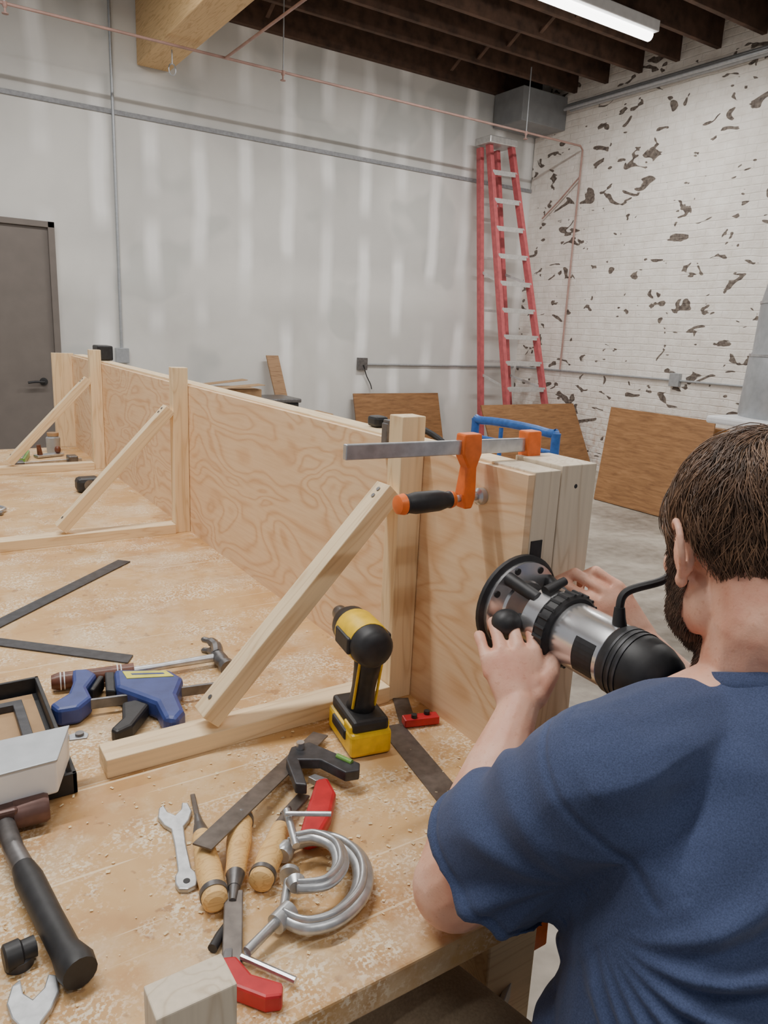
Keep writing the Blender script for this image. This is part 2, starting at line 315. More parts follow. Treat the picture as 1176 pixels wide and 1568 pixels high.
# ------------------------------------------------------------------ leaning boards, boxes
def leaning(name,b0,b1,t1,t0,th,mat):
    b0,b1,t1,t0=map(V,(b0,b1,t1,t0)); n=(b1-b0).cross(t0-b0).normalized()*th
    me=bpy.data.meshes.new(name); bm=bmesh.new(); vs=[bm.verts.new(p) for p in (b0,b1,t1,t0,b0+n,b1+n,t1+n,t0+n)]
    for f in ((0,1,2,3),(7,6,5,4),(0,4,5,1),(1,5,6,2),(2,6,7,3),(3,7,4,0)): bm.faces.new([vs[i] for i in f])
    bmesh.ops.recalc_face_normals(bm,faces=bm.faces); bm.to_mesh(me); bm.free(); return bev(link(name,me,mat),.002)
leaning('laminate_board',(4.4,7.2,0),(5.62,7.2,0),(5.63,7.45,.79),(4.41,7.45,.79),.018,BRD)
leaning('laminate_board',(5.4,5.95,0),(6.88,5.95,0),(6.75,6.25,.77),(5.32,6.25,.77),.018,BRD)
leaning('laminate_board',(5.66,4.82,0),(5.66,3.65,0),(6.02,3.88,.87),(6.02,5.04,.87),.018,BRD)
st=E('sheet_stack'); 
for i in range(6): box('sheet_%d'%i,(6.1+.02*i,3.7,.0),(6.1+.02*i+.017,4.9,.8),BRD,st)
bx=E('cardboard_box'); box('body',(2.36,6.5,0),(2.86,6.9,.93),CARD,bx,.004); beam('flap',(2.36,6.5,.935),(2.86,6.5,.975),.16,.006,CARD,bx); beam('flap_back',(2.36,6.9,.935),(2.86,6.9,.99),.14,.006,CARD,bx)
bx=E('storage_crate'); box('bin',(2.95,6.7,0),(3.35,7.1,.78),BLK,bx,.01); box('bin_rim',(2.93,6.68,.78),(3.37,7.12,.82),DSTEEL,bx,.01); box('carton',(3.38,6.7,0),(3.75,7.05,.66),CARD,bx,.01)
leaning('plank_offcut',(3.5,7.15,0),(3.64,7.15,0),(3.46,7.45,1.2),(3.32,7.45,1.2),.02,lumber('brown_plank',c(170,134,98),c(130,96,68)))
pc=E('push_cart'); box('deck',(1.86,2.62,.18),(2.78,3.3,.22),BLUT,pc,.01)
tube('handle',cat([(2.76,3.27,.2),(2.76,3.27,.97),(2.76,3.21,1.05),(2.76,2.70,1.05),(2.76,2.64,.97),(2.76,2.64,.2)],5),.023,BLUT,pc); tube('cross_tube',[(2.76,3.26,.8),(2.76,2.66,.8)],.014,BLUT,pc)
tube('inner_bar',[(2.76,3.05,1.03),(2.76,3.05,.2)],.012,BLUT,pc); tube('inner_bar_b',[(2.76,2.87,1.03),(2.76,2.87,.2)],.012,BLUT,pc); tube('mid_tube',[(2.76,3.26,.955),(2.76,2.66,.955)],.012,BLUT,pc)
for x in (1.98,2.66):
    for y in (2.72,3.2): lathe('caster',(x,y-.02,.075),(0,1,0),[(0,.07),(.005,.075),(.035,.075),(.04,.07)],BLK,pc)
dc=E('dust_collector'); lathe('drum',(3.54,1.90,1.2),(0,0,1),[(0,.232),(.02,.235),(.28,.222),(.30,.212),(.52,.208),(.74,.17),(.8,.12)],GALV,dc,48)
for z in (1.48,1.72): lathe('band',(3.54,1.90,z),(0,0,1),[(0,.225 if z<1.6 else .212),(.012,.225 if z<1.6 else .212)],STEEL,dc,48)
box('table',(3.2,1.5,1.165),(4.0,2.12,1.2),WHT,dc,.01); 
for x in (3.3,3.93):
    for y in (1.55,2.0): box('leg',(x,y,0),(x+.04,y+.04,1.165),WHT,dc,.004)
box('motor',(3.4,1.65,.5),(3.8,1.98,1.1),GALV,dc,.03)
# ------------------------------------------------------------------ workbench
wbn=E('workbench'); box('top',(-1.3,.506,.842),(.9,3.95,.88),BEN,wbn,.003)
for x in (-1.25,.60):
    for y in (.60,2.1,3.8): box('leg',(x,y,0),(x+.09,y+.09,.842),LUM,wbn,.003)
box('apron_front',(-1.25,.78,.72),(.85,.80,.842),PLY,wbn); box('side_panel',(.60,.70,.12),(.62,3.8,.842),PLY,wbn); box('shelf',(-1.25,.85,.2),(.60,3.8,.225),BEN,wbn)
box('leg_outer',(.80,2.1,0),(.88,2.2,.842),LUM,wbn); box('leg_outer_b',(.80,3.8,0),(.88,3.9,.842),LUM,wbn); box('leg_outer_c',(.80,1.0,0),(.88,1.1,.842),LUM,wbn)
# ------------------------------------------------------------------ plywood panel assembly
pa=E('plywood_box_beam')
box('face_1',(.73,.742,T),(.742,2.213,1.332),PLY,pa); box('face_2',(.73,2.217,T),(.742,3.95,1.328),PLY,pa); box('back_face',(.79,.84,T),(.80,3.95,1.328),PLY,pa)
beam('top_rail',(.766,.83,1.318),(.766,3.95,1.318),.048,.036,LUM,pa); beam('bottom_rail',(.766,.83,.9),(.766,3.95,.9),.048,.036,LUM,pa)
beam('far_end',(.69,3.96,T),(.69,3.96,1.34),.1,.02,LUM,pa,up=(0,1,0))
beam('end_post_a',(.767,.785,T),(.767,.785,1.336),.09,.050,LUM2,pa,up=(1,0,0))
beam('end_post_b',(.830,.79,T),(.830,.79,1.342),.1,.072,LUM2,pa,up=(1,0,0))
box('mortise_shade',(.744,.7385,1.185),(.766,.741,1.235),BLK,pa)  # flat black plate paints the shade inside the mortise; nothing is cut
for z in (1.31,.99): lathe('bolt_hole_shade',(.825,.7405,z),(0,-1,0),[(0,.004),(.001,.003)],BLK,pa,10)  # black discs painted on for the shade inside drilled holes
def brace(Y,x0,wd=.04):
    g=E('diagonal_brace')
    beam('post',(.706,Y,T),(.706,Y,1.385),wd,.046,LUM,g,up=(1,0,0))
    beam('foot',(x0,Y,.895),(.682,Y,.895),.05,.03,LUM,g)
    a=V((.355,Y,.925)); b=V((.676,Y,1.262)); beam('diagonal',a,b,wd,.034,LUM,g)
    for k in (.03,.06): lathe('screw',lerp(b,a,k)+V((-.0124,0,.0124)),(-.7,0,.7),[(0,.004),(.0012,.004)],DSTEEL,g,8)
    lathe('screw_b',lerp(a,b,.06)+V((-.0124,0,.0124)),(-.7,0,.7),[(0,.004),(.0012,.004)],DSTEEL,g,8)
brace(1.01,.2); brace(2.215,.08,.036); brace(3.33,.08,.034)
# ------------------------------------------------------------------ bar clamp on top
bc=E('bar_clamp'); Yc=.835
beam('bar',(.485,Yc,1.362),(.83,Yc,1.358),.009,.021,STEEL,bc)
RX=Matrix.Rotation(math.radians(-90),4,'X')
plate('fixed_jaw',[(0,0),(.028,0),(.030,.04),(.022,.075),(.006,.075),(.002,.035)],-.012,.012,ORG,bc,.003,Matrix.Translation((.802,Yc,1.380))@RX)
mj=[(0,0),(.032,.0),(.034,.03),(.026,.05),(.028,.095),(.022,.112),(.008,.112),(.004,.09),(.010,.05),(-.002,.03)]
plate('sliding_jaw',mj,-.011,.011,ORG,bc,.003,Matrix.Translation((.679,Yc,1.380))@RX)
tube('screw',[(.59,Yc,1.283),(.724,Yc,1.283)],.0055,STEEL,bc,10); lathe('pad',(.716,Yc,1.283),(1,0,0),[(0,.008),(.004,.013),(.013,.013)],STEEL,bc,16)
lathe('handle',(.575,Yc,1.283),(1,0,0),[(0,.010),(.003,.0135),(.012,.015),(.014,.013),(.03,.016),(.07,.0155),(.085,.012),(.09,.013),(.095,.009)],BLK,bc,18)
lathe('handle_end',(.572,Yc,1.283),(1,0,0),[(0,.009),(.002,.0135),(.012,.0155),(.014,.013)],ORG,bc,18); lathe('handle_collar',(.663,Yc,1.283),(1,0,0),[(0,.011),(.003,.0135),(.009,.012)],ORG,bc,18)
ps=E('extension_cord'); tube('cord',cat([(.785,1.20,1.345),(.80,1.16,1.352),(.815,1.12,1.345),(.83,1.06,1.32),(.86,1.02,1.25),(.91,1.0,1.05),(.95,1.0,.5),(.98,1.0,.01)]),.006,BLK,ps,8); box('plug',(.765,1.2,1.337),(.795,1.235,1.358),BLK,ps,.006)
gc=E('spring_clamp'); beam('jaw_a',(.724,1.10,1.30),(.724,1.10,1.36),.018,.01,DSTEEL,gc,up=(1,0,0)); beam('bridge',(.722,1.10,1.36),(.80,1.10,1.36),.018,.012,DSTEEL,gc)
box('battery_charger',(.735,3.4,1.337),(.80,3.5,1.40),BLK,None,.006)
# ------------------------------------------------------------------ tools on the bench
h=E('claw_hammer'); tube('grip',[(.178,1.296,.897),(.19,1.294,.897),(.25,1.287,.897),(.314,1.276,.897)],[.012,.0155,.0135,.0145],BRW,h)
for x in (.192,.198,.285,.291): lathe('grip_band',(x,1.294-(x-.192)*.15,.897),(.134,-.021,0),[(0,.0158),(.002,.0158)],WHT,h)
tube('shaft',[(.314,1.276,.897),(.36,1.272,.897),(.465,1.263,.897)],[.008,.0065,.008],STEEL,h)
lathe('face',(.47,1.262,.897),(-.03,-1,0),[(-.012,.013),(.02,.013),(.026,.010),(.036,.010),(.04,.015),(.055,.015)],DSTEEL,h)
for s in (-1,1): tube('claw',cat([(.47,1.268,.897+s*.004),(.476,1.29,.899+s*.007),(.474,1.315,.897+s*.01),(.462,1.335,.895+s*.012)],4),[.011]*5+[.009]*4+[.006]*3+[.003],DSTEEL,h,8)
q=E('framing_square'); plate('blade',[(.075,1.575),(.098,1.597),(.485,1.963),(.459,1.99),(.052,1.600)],.8805,.8835,BLKM,q,.0005); plate('tongue',[(.056,1.597),(.078,1.618),(.338,1.374),(.320,1.344)],.8806,.8834,BLKM,q,.0005)
k=E('quick_grip_clamp'); beam('bar',(.17,1.19,.90),(.42,1.143,.90),.006,.018,DSTEEL,k)
plate('fixed_jaw',[(.158,1.185),(.165,1.16),(.197,1.155),(.222,1.18),(.222,1.22),(.247,1.262),(.238,1.29),(.213,1.298),(.205,1.25),(.19,1.21)],.882,.914,BLUE,k,.006)
plate('body',[(.275,1.258),(.36,1.215),(.372,1.17),(.345,1.12),(.338,1.06),(.318,1.038),(.302,1.05),(.306,1.11),(.285,1.15),(.262,1.19)],.882,.918,BLUE,k,.008)
plate('trigger',[(.285,1.15),(.30,1.125),(.258,1.07),(.232,1.06),(.226,1.075),(.25,1.10),(.262,1.15)],.884,.908,BLK,k,.005)
plate('label',[(.285,1.238),(.352,1.207),(.358,1.18),(.285,1.208)],.9175,.9195,YLAB,k,.0005); plate('label_band',[(.295,1.222),(.345,1.2),(.346,1.194),(.296,1.216)],.9195,.9199,BLUE,k,0)
plate('jaw_pad',[(.262,1.19),(.278,1.262),(.262,1.27),(.248,1.2)],.884,.91,BLK,k,.003); plate('jaw_pad_b',[(.225,1.215),(.25,1.262),(.258,1.255),(.232,1.21)],.884,.91,BLK,k,.003)
t=E('parts_tray'); box('base',(-.2,.975,.881),(.155,1.3,.885),BLK,t)
for lo,hi in (((-.2,.972,.881),(.158,.978,.912)),((-.2,1.295,.881),(.158,1.301,.912)),((.152,.972,.881),(.158,1.301,.912)),((-.2,.972,.881),(-.194,1.301,.912))): box('rim',lo,hi,BLK,t,.001)
box('liner',(-.18,1.03,.885),(.145,1.285,.888),CARD,t); plate('inner_frame',[(.04,1.06),(.125,1.06),(.125,1.25),(.04,1.25),(.04,1.235),(.11,1.235),(.11,1.075),(.04,1.075)],.888,.90,BLKM,t,.001)
mb=E('sheet_metal_enclosure'); plate('body',[(-.25,.925),(.128,.934),(.157,1.012),(-.25,1.02)],.913,.96,WHT,mb,.003); plate('lid',[(-.25,.923),(.129,.932),(.159,1.014),(-.25,1.022)],.96,.963,GALV,mb,.001)
plate('tab',[(.155,1.0),(.178,.995),(.182,1.005),(.176,1.018),(.157,1.014)],.945,.948,GALV,mb); lathe('knob',(.17,1.006,.948),(0,0,1),[(0,.006),(.004,.006)],DSTEEL,mb,12)
bh=E('ball_peen_hammer'); RUST=plain('rusty_steel',c(112,84,78),.45,.4,.2,40); lathe('head',(-.03,.935,.903),(1,-.06,0),[(0,.015),(.03,.017),(.06,.013),(.10,.013),(.104,.018),(.14,.0185),(.145,.016)],RUST,bh)
plate('eye',[(.045,.915),(.078,.913),(.08,.95),(.047,.952)],.888,.92,RUST,bh,.004)
tube('shaft',[(.062,.93,.902),(.066,.86,.900),(.072,.82,.899)],[.011,.0115,.012],DSTEEL,bh); tube('rubber_grip',[(.071,.825,.9),(.074,.80,.9),(.083,.73,.9),(.09,.68,.899),(.095,.655,.9),(.097,.643,.9)],[.0125,.0155,.0145,.0145,.019,.017],BLK,bh)
def wrench(name,a,b,wd,jaw,both=True):
    g=E(name); a=V(a);b=V(b); d=(b-a).normalized(); n=V((-d.y,d.x,0)); L=(b-a).length
    def pt(s,t): p=a+d*s+n*t; return (p.x,p.y)
    j=jaw
    prof=[(-.016*j,.020*j),(.004*j,.023*j),(.022*j,.017*j),(.034*j,wd/2),(L*.5,wd/2*.85),(L-.02,wd/2),(L-.012,.012),(L,.013),(L+.010,.010),(L+.0135,0)]
    pts=[pt(s,t) for s,t in prof]+[pt(s,-t) for s,t in prof[::-1][1:]]+[pt(-.022*j,-.013*j),pt(-.004*j,-.009*j),pt(.006*j,0),pt(-.004*j,.009*j),pt(-.020*j,.012*j)]
    plate('body',pts,.8805,.887,CAST,g,.0015)
    p=a+d*L; lathe('hang_hole_shade',(p.x,p.y,.8871),(0,0,1),[(0,.004),(.0004,.004)],BLK,g,16)  # shade in the hanging hole, put on as a black disc
wrench('open_end_wrench',(.257,.858,0),(.230,.728,0),.016,.95)
wrench('open_end_wrench',(.056,.655,0),(.032,.54,0),.018,1.0)
s=E('ratchet_socket'); lathe('barrel',(.036,.704,.894),(1,.1,0),[(0,.011),(.002,.0135),(.016,.0135),(.018,.0105),(.03,.0105),(.031,.006)],BLK,s); lathe('collar',(.05,.706,.88),(0,0,1),[(0,.014),(.01,.014),(.012,.011),(.018,.0105),(.0185,.006)],BLKM,s)
def chisel(tip,hs,he,bw,z=.896,r=.0155,name='wood_chisel'):
    g=E(name); tip=V((*tip,z-.012)); hs=V((*hs,z)); he=V((*he,z)); d=(he-hs).normalized(); L=(he-hs).length
    lathe('handle',hs,d,[(0,.0085),(.008,.012),(.03,r*.82),(L*.55,r),(L*.8,r*.92),(L*.86,r*.97)],LWD,g); lathe('hoop',hs,d,[(L*.84,r*1.03),(L*.90,r*1.03)],DSTEEL,g); lathe('cap',hs,d,[(L*.9,r*.95),(L*.97,r*.9),(L,r*.6)],LWD,g)
    lathe('ferrule',hs,d,[(-.015,.007),(0,.010),(.008,.0115)],DSTEEL,g); beam('blade',tip,hs-d*.02,bw,.004,RSTEEL,g); tube('tang',[hs-d*.035,hs-d*.01],[.004,.007],DSTEEL,g)
chisel((.291,.887),(.269,.79),(.243,.667),.007); chisel((.232,.592),(.276,.694),(.328,.80),.021); chisel((.425,.812),(.364,.754),(.297,.672),.018)
cs=E('combination_square'); beam('rule',(.252,.737,.918),(.516,.934,.890),.026,.0022,RSTEEL,cs,b=0)
plate('head',[(.44,.885),(.47,.885),(.508,.80),(.498,.785),(.478,.79),(.462,.835),(.435,.85),(.418,.79),(.405,.80),(.42,.86)],.9,.916,BLKM,cs,.002)
tube('level_vial',[(.487,.83,.917),(.497,.805,.917)],.004,GREEN,cs,10); lathe('lock_nut',(.45,.875,.916),(0,0,1),[(0,.006),(.01,.006)],STEEL,cs,12)
uk=E('utility_knife'); plate('body',[(.462,.812),(.445,.815),(.405,.765),(.372,.722),(.376,.708),(.392,.706),(.425,.735),(.455,.775)],.882,.902,RED,uk,.005); plate('nose',[(.463,.812),(.445,.816),(.44,.83),(.452,.832)],.888,.898,STEEL,uk,.001)
def cframe(name,pts,w,hh,par):
    me=bpy.data.meshes.new(name); bm=bmesh.new(); secs=[]
    for i,p in enumerate(pts):
        dd=(V(pts[min(i+1,len(pts)-1)])-V(pts[max(i-1,0)])).normalized(); a=V((dd.y,-dd.x,0)).normalized(); tt=i/(len(pts)-1); ww=w*(.75+.45*math.sin(math.pi*tt))
        secs.append((p,a*ww,V((0,0,hh))))
    ringmesh(bm,secs,12); bmesh.ops.recalc_face_normals(bm,faces=bm.faces); bm.to_mesh(me); bm.free(); return link(name,me,CAST,par,True)
ccl=E('c_clamp'); fr=cat([(.352,.712,.897),(.385,.71,.897),(.412,.68,.897),(.414,.64,.897),(.39,.602,.897),(.35,.583,.897),(.315,.588,.897),(.298,.612,.897)],6)
cframe('frame',fr,.0105,.008,ccl); cframe('frame_web',[p+V((0,0,.007)) for p in fr],.0040,.006,ccl); tube('screw',[(.325,.655,.9),(.298,.612,.9),(.247,.589,.897)],.0055,CAST,ccl,10); tube('t_bar',[(.243,.594,.889),(.278,.54,.889)],.0035,STEEL,ccl,8); lathe('anvil',(.352,.712,.897),(-.6,-.5,0),[(0,.010),(.014,.012),(.018,.010)],CAST,ccl)
lathe('swivel_pad',(.33,.662,.9),(.3,.5,0),[(0,.012),(.006,.012)],CAST,ccl); lathe('boss',(.298,.612,.897),(-.9,-.4,0),[(-.012,.012),(.012,.011)],CAST,ccl)
ccl=E('c_clamp'); fr=cat([(.356,.70,.913),(.378,.692,.914),(.392,.665,.914),(.380,.632,.914),(.352,.617,.914),(.322,.628,.913)],6)
cframe('frame',fr,.0085,.007,ccl); cframe('frame_web',[p+V((0,0,.006)) for p in fr],.0034,.005,ccl); tube('screw',[(.352,.69,.913),(.364,.742,.925)],.005,CAST,ccl,10); tube('t_bar',[(.356,.728,.932),(.405,.70,.932)],.0032,STEEL,ccl,8); lathe('pad',(.322,.628,.913),(.2,.6,0),[(0,.008),(.01,.011)],CAST,ccl)
bj=E('small_bar_clamp'); plate('jaw',[(.213,.597),(.235,.588),(.240,.56),(.262,.535),(.255,.522),(.240,.528),(.222,.552),(.205,.572)],.8805,.90,RED,bj,.003); beam('bar',(.222,.585,.886),(.262,.66,.886),.010,.005,DSTEEL,bj)
sd=E('nail_punch'); tube('body',[(.246,.645,.886),(.235,.634,.886),(.222,.621,.886)],[.003,.005,.0055],BLK,sd,10)
beam('scrap_board',(.155,.486,.0),(.155,.486,.998),.036,.066,LUM2,None,up=(1,0,0))
r2=E('steel_rule'); beam('blade',(.705,.985,.8815),(.664,.90,.8815),.028,.0022,RSTEEL,r2,b=0); beam('blade_b',(.638,.915,.8812),(.603,.705,.8812),.042,.0018,RSTEEL,r2,b=0)
rb=E('rule_stop'); beam('block',(.656,.905,.889),(.715,.888,.889),.02,.014,RED,rb,b=.002); 
for x in (.672,.698): lathe('thumb_screw',(x,.897,.896),(0,0,1),[(0,.005),(.006,.005)],BLK,rb,12)
tp=E('tape_measure'); box('case',(.525,2.85,.881),(.61,2.92,.935),BLK,tp,.015); lathe('badge',(.567,2.849,.91),(0,-1,0),[(0,.02),(.002,.02)],DSTEEL,tp)
sc=E('spring_clamp'); tube('frame',cat([(.22,2.62,.887),(.26,2.66,.89),(.25,2.70,.89)],4),.006,STEEL,sc,8); beam('jaw',(.2,2.64,.887),(.25,2.62,.887),.02,.01,DSTEEL,sc)
fs=E('torpedo_level'); beam('body',(.42,3.5,.895),(.47,3.72,.895),.03,.028,GREEN,fs,b=.004); beam('rail',(.42,3.5,.911),(.47,3.72,.911),.012,.004,STEEL,fs)
fs=E('hand_plane'); beam('sole',(.50,3.66,.888),(.62,3.70,.888),.045,.012,STEEL,fs,b=.003); ball('knob',(.60,3.69,.91),(.014,.014,.018),BRW,fs); tube('tote',[(.52,3.665,.893),(.515,3.663,.94)],[.012,.009],BRW,fs)
fs=E('bar_clamp'); beam('bar',(.38,3.42,.895),(.66,3.46,.895),.008,.022,STEEL,fs); box('head',(.60,3.43,.881),(.64,3.49,.92),DSTEEL,fs,.004); box('tail',(.39,3.39,.881),(.42,3.45,.912),DSTEEL,fs,.004)
fs=E('jar'); lathe('glass',(.60,3.80,.88),(0,0,1),[(0,.03),(.07,.032),(.08,.022)],GALV,fs); lathe('lid',(.60,3.80,.96),(0,0,1),[(0,.026),(.015,.026)],CARD,fs)
# sawdust flakes
bm=bmesh.new()
for _ in range(800):
    if random.random()<.65: px,py=random.gauss(.38,.15),random.gauss(.76,.15)
    else: px,py=random.uniform(0,.7),random.uniform(.52,1.5)
    if py<.515 or px>.72: continue
    s_=random.choice((.0006,.0008,.001,.0014,.0018,.0026)); a_=random.uniform(0,6.28); l_=s_*random.uniform(.3,1)
    e1=V((math.cos(a_),math.sin(a_),random.uniform(-.1,.3)))*s_; e2=V((-math.sin(a_),math.cos(a_),0))*l_; p=V((px,py,.8812))
    bm.faces.new([bm.verts.new(p+q_) for q_ in (-e1-e2+V((0,0,max(0,e1.z))),e1-e2+V((0,0,abs(e1.z))),e1+e2+V((0,0,abs(e1.z))),-e1+e2+V((0,0,max(0,e1.z))))])
me=bpy.data.meshes.new('sawdust'); bm.to_mesh(me); bm.free(); link('sawdust',me,plain('pale_shaving',c(242,220,176),.8))
# impact driver
dr=E('impact_driver'); u=V((.17,.985,0)).normalized(); s_=V((u.y,-u.x,0)); C0=V((.57,.905,.88))
def obx(name,cen,l,wd,hh,mat,b,tilt=0): return beam(name,cen-u*l/2,cen+u*l/2,wd,hh,mat,dr,b=b)
obx('battery',C0+V((0,0,.022)),.108,.068,.04,YEL,.006); obx('battery_foot',C0+V((0,0,.007)),.100,.064,.012,BLK,.003); obx('battery_top',C0+V((0,0,.05)),.10,.06,.022,BLK,.006); obx('battery_side',C0+V((0,0,.03)),.06,.074,.018,BLK,.004)
obx('battery_latch',C0+V((0,0,.045))+u*-.03,.03,.066,.014,YEL,.003)
bm=bmesh.new(); hb=C0+V((0,0,.055)); ht=C0+u*-.028+V((0,0,.165))
ringmesh(bm,[(lerp(hb,ht,t_),s_*rr,u*ru) for t_,rr,ru in ((0,.024,.03),(.15,.019,.024),(.4,.018,.022),(.7,.019,.025),(1,.022,.03))],18); me=bpy.data.meshes.new('grip'); bmesh.ops.recalc_face_normals(bm,faces=bm.faces); bm.to_mesh(me); bm.free(); link('grip',me,BLK,dr,True)
for sg in (-1,1): tube('grip_stripe',cat([lerp(hb,ht,t_)+s_*(.0185*sg)+u*-.012 for t_ in (.1,.4,.7,.95)],4),.0022,YEL,dr,8)
A0=V((.546,.835,1.07)); lathe('rear_cap',A0,u,[(-.012,.012),(-.008,.024),(.0,.030),(.02,.032)],BLK,dr); lathe('motor_housing',A0,u,[(.018,.0325),(.03,.034),(.075,.034),(.085,.031)],YEL,dr)
lathe('gear_case',A0,u,[(.08,.032),(.10,.030),(.118,.022),(.122,.018)],BLK,dr); lathe('chuck',A0,u,[(.12,.011),(.125,.013),(.15,.0125),(.155,.010)],DSTEEL,dr); lathe('bit',A0,u,[(.15,.004),(.165,.004)],STEEL,dr,8)
obx('side_label',A0+u*.045,.055,.0705,.026,BLK,.003); obx('trigger',C0+V((0,0,.15)),.02,.018,.03,BLKM,.004)
ub=E('orange_bar_clamp'); beam('bar',(.60,.58,.60),(.72,.64,.66),.008,.026,STEEL,ub); plate('jaw',[(0,0),(.03,0),(.032,.07),(.0,.07)],-.012,.012,ORG,ub,.003,Matrix.Translation((.715,.64,.70))@RX); box('pad',(.60,.565,.56),(.625,.595,.62),ORG,ub,.003)
# ------------------------------------------------------------------ router
rt=E('wood_router'); ax=V((0,-1,-.045)).normalized(); P0=V((.722,.737,1.146))
lathe('sub_base',P0,ax,[(0,.074),(.006,.074),(.008,.070)],BLK,rt,40); lathe('base_casting',P0,ax,[(.008,.066),(.014,.066),(.016,.040),(.02,.038)],CHROME,rt,36)
aa,bb=frame(ax)
for a_ in range(8):
    an=a_*math.pi/4+.3; o_=aa*math.cos(an)+bb*math.sin(an); lathe('base_screw',P0+ax*.013+o_*.058,ax,[(0,.005),(.003,.005)],BLK,rt,10)
for a_ in range(4):
    an=a_*math.pi/2+.6; o_=aa*math.cos(an)+bb*math.sin(an); tube('pillar',[P0+ax*.012+o_*.057,P0+ax*.065+o_*.044],[.010,.009],BLK,rt,10)
lathe('base_collar',P0,ax,[(.058,.043),(.06,.048),(.085,.048),(.087,.044)],CHROME,rt,36); lathe('depth_ring',P0,ax,[(.088,.048),(.092,.052),(.106,.052),(.11,.048)],BLK,rt,36)
for i in range(24):
    an=i*math.pi/12; o_=aa*math.cos(an)+bb*math.sin(an); tube('ring_rib',[P0+ax*.09+o_*.0515,P0+ax*.107+o_*.0515],.0028,BLK,rt,6)
lathe('motor_sleeve',P0,ax,[(.108,.042),(.112,.043),(.188,.043),(.19,.041)],CHROME,rt,40); lathe('motor_cap',P0,ax,[(.189,.043),(.193,.045),(.225,.044),(.245,.040),(.262,.032),(.27,.02)],BLK,rt,36)
for z_ in (.20,.208,.216): lathe('vent_ring',P0,ax,[(z_,.0455),(z_+.003,.0455)],BLKM,rt,36)
bm=bmesh.new(); me=bpy.data.meshes.new('rating_label'); prev=None
for i in range(9):
    an=math.radians(150+i*8); o_=aa*math.cos(an)+bb*math.sin(an); v0=bm.verts.new(P0+ax*.150+o_*.0436); v1=bm.verts.new(P0+ax*.182+o_*.0436)
    if prev: bm.faces.new((prev[0],v0,v1,prev[1]))
    prev=(v0,v1)
bm.to_mesh(me); bm.free(); link('rating_label',me,BLK,rt)
for sx,nm in ((-1,'knob_left'),(1,'knob_right')):
    kc=P0+ax*.05+V((sx*.062,0,.0)); ball(nm,kc,(.022,.020,.020),BLK,rt); tube(nm+'_stem',[P0+ax*.05+V((sx*.035,0,0)),kc],.010,BLK,rt)
tube('lock_lever',[P0+ax*.075+V((-.02,0,.048)),P0+ax*.075+V((.015,0,.058))],[.008,.006],BLK,rt,10)
CE=P0+ax*.185+V((0,0,.036))
tube('strain_relief',[CE,CE+V((0,.003,.015)),CE+V((.001,.005,.028))],[.010,.008,.0065],BLK,rt,12)
tube('power_cord',cat([CE,CE+V((.001,.005,.025)),CE+V((.012,.006,.046)),(.765,.535,1.236),(.80,.53,1.246),(.86,.53,1.22),(.93,.56,1.12),(.99,.60,.85),(1.05,.65,.05),(1.2,.9,.012)],7),.0052,BLK,rt,8)
# ------------------------------------------------------------------ man
man=E('seated_man')
HC=V((.744,.420,1.312)); Ff=V((.42,.85,-.34)).normalized(); Uu=(V((.03,0,1))-Ff*Ff.dot(V((.03,0,1)))).normalized(); Ll=Uu.cross(Ff)
def hp(f,l,u_): return HC+Ff*f+Ll*l+Uu*u_
HR=Matrix((Ff,Ll,Uu)).transposed()
bm=bmesh.new()
ballm(bm,hp(-.012,0,.03),(.095,.076,.09),HR); ballm(bm,hp(.03,0,-.015),(.066,.068,.075),HR); ballm(bm,hp(.045,0,-.06),(.052,.060,.05),HR); ballm(bm,hp(.078,0,-.092),(.022,.026,.02),HR)
for s in (1,-1):
    ballm(bm,hp(.008,s*.054,-.058),(.04,.018,.034),HR); ballm(bm,hp(.065,s*.035,-.015),(.026,.024,.022),HR); ballm(bm,hp(.078,s*.03,.028),(.018,.026,.01),HR)
    ballm(bm,hp(-.012,s*.079,-.008),(.014,.005,.026),HR@Matrix.Rotation(.35*s,3,'Z'))
    rim=cat([hp(.003,s*.076,-.002),hp(.004,s*.080,.016),hp(-.010,s*.087,.025),hp(-.026,s*.092,.014),hp(-.028,s*.091,-.006),hp(-.018,s*.085,-.024),hp(-.006,s*.079,-.034)],3)
    limb(bm,rim,[.0042]*len(rim),8); ballm(bm,hp(-.005,s*.079,-.035),(.008,.006,.009),HR); ballm(bm,hp(.004,s*.077,-.012),(.004,.005,.007),HR)
limb(bm,[hp(.086,0,.018),hp(.108,0,-.022)],[.009,.014]); ballm(bm,hp(.095,.012,-.027),(.012,.009,.008),HR); ballm(bm,hp(.095,-.012,-.027),(.012,.009,.008),HR); ballm(bm,hp(.088,0,-.056),(.012,.024,.010),HR)
NB=V((.724,.372,1.19))
limb(bm,[hp(-.03,0,-.03),hp(-.04,0,-.08),NB,NB-V((0,.02,.06))],[.060,.061,.064,.075])
def tor(secs,n=5):
    P=cat([s_[0] for s_ in secs],n); A=cat([(s_[1],s_[2],(s_[3] if len(s_)>3 else .15)) for s_ in secs],n); return [(p,V((a.x,0,0)),V((0,a.y,a.y*a.z))) for p,a in zip(P,A)]
TS=[((.69,.19,.56),.165,.12),((.68,.21,.68),.16,.115),((.68,.26,.85),.165,.115),((.70,.30,1.0),.175,.115),((.712,.34,1.1),.165,.095),((.718,.37,1.165),.09,.06)]
ringmesh(bm,tor(TS),24)
SL=V((.525,.395,1.125)); EL=V((.462,.525,.932)); WL=V((.623,.612,1.066)); SR=V((.90,.40,1.14)); ER=V((1.0,.50,.92)); WR=V((.865,.62,1.10))
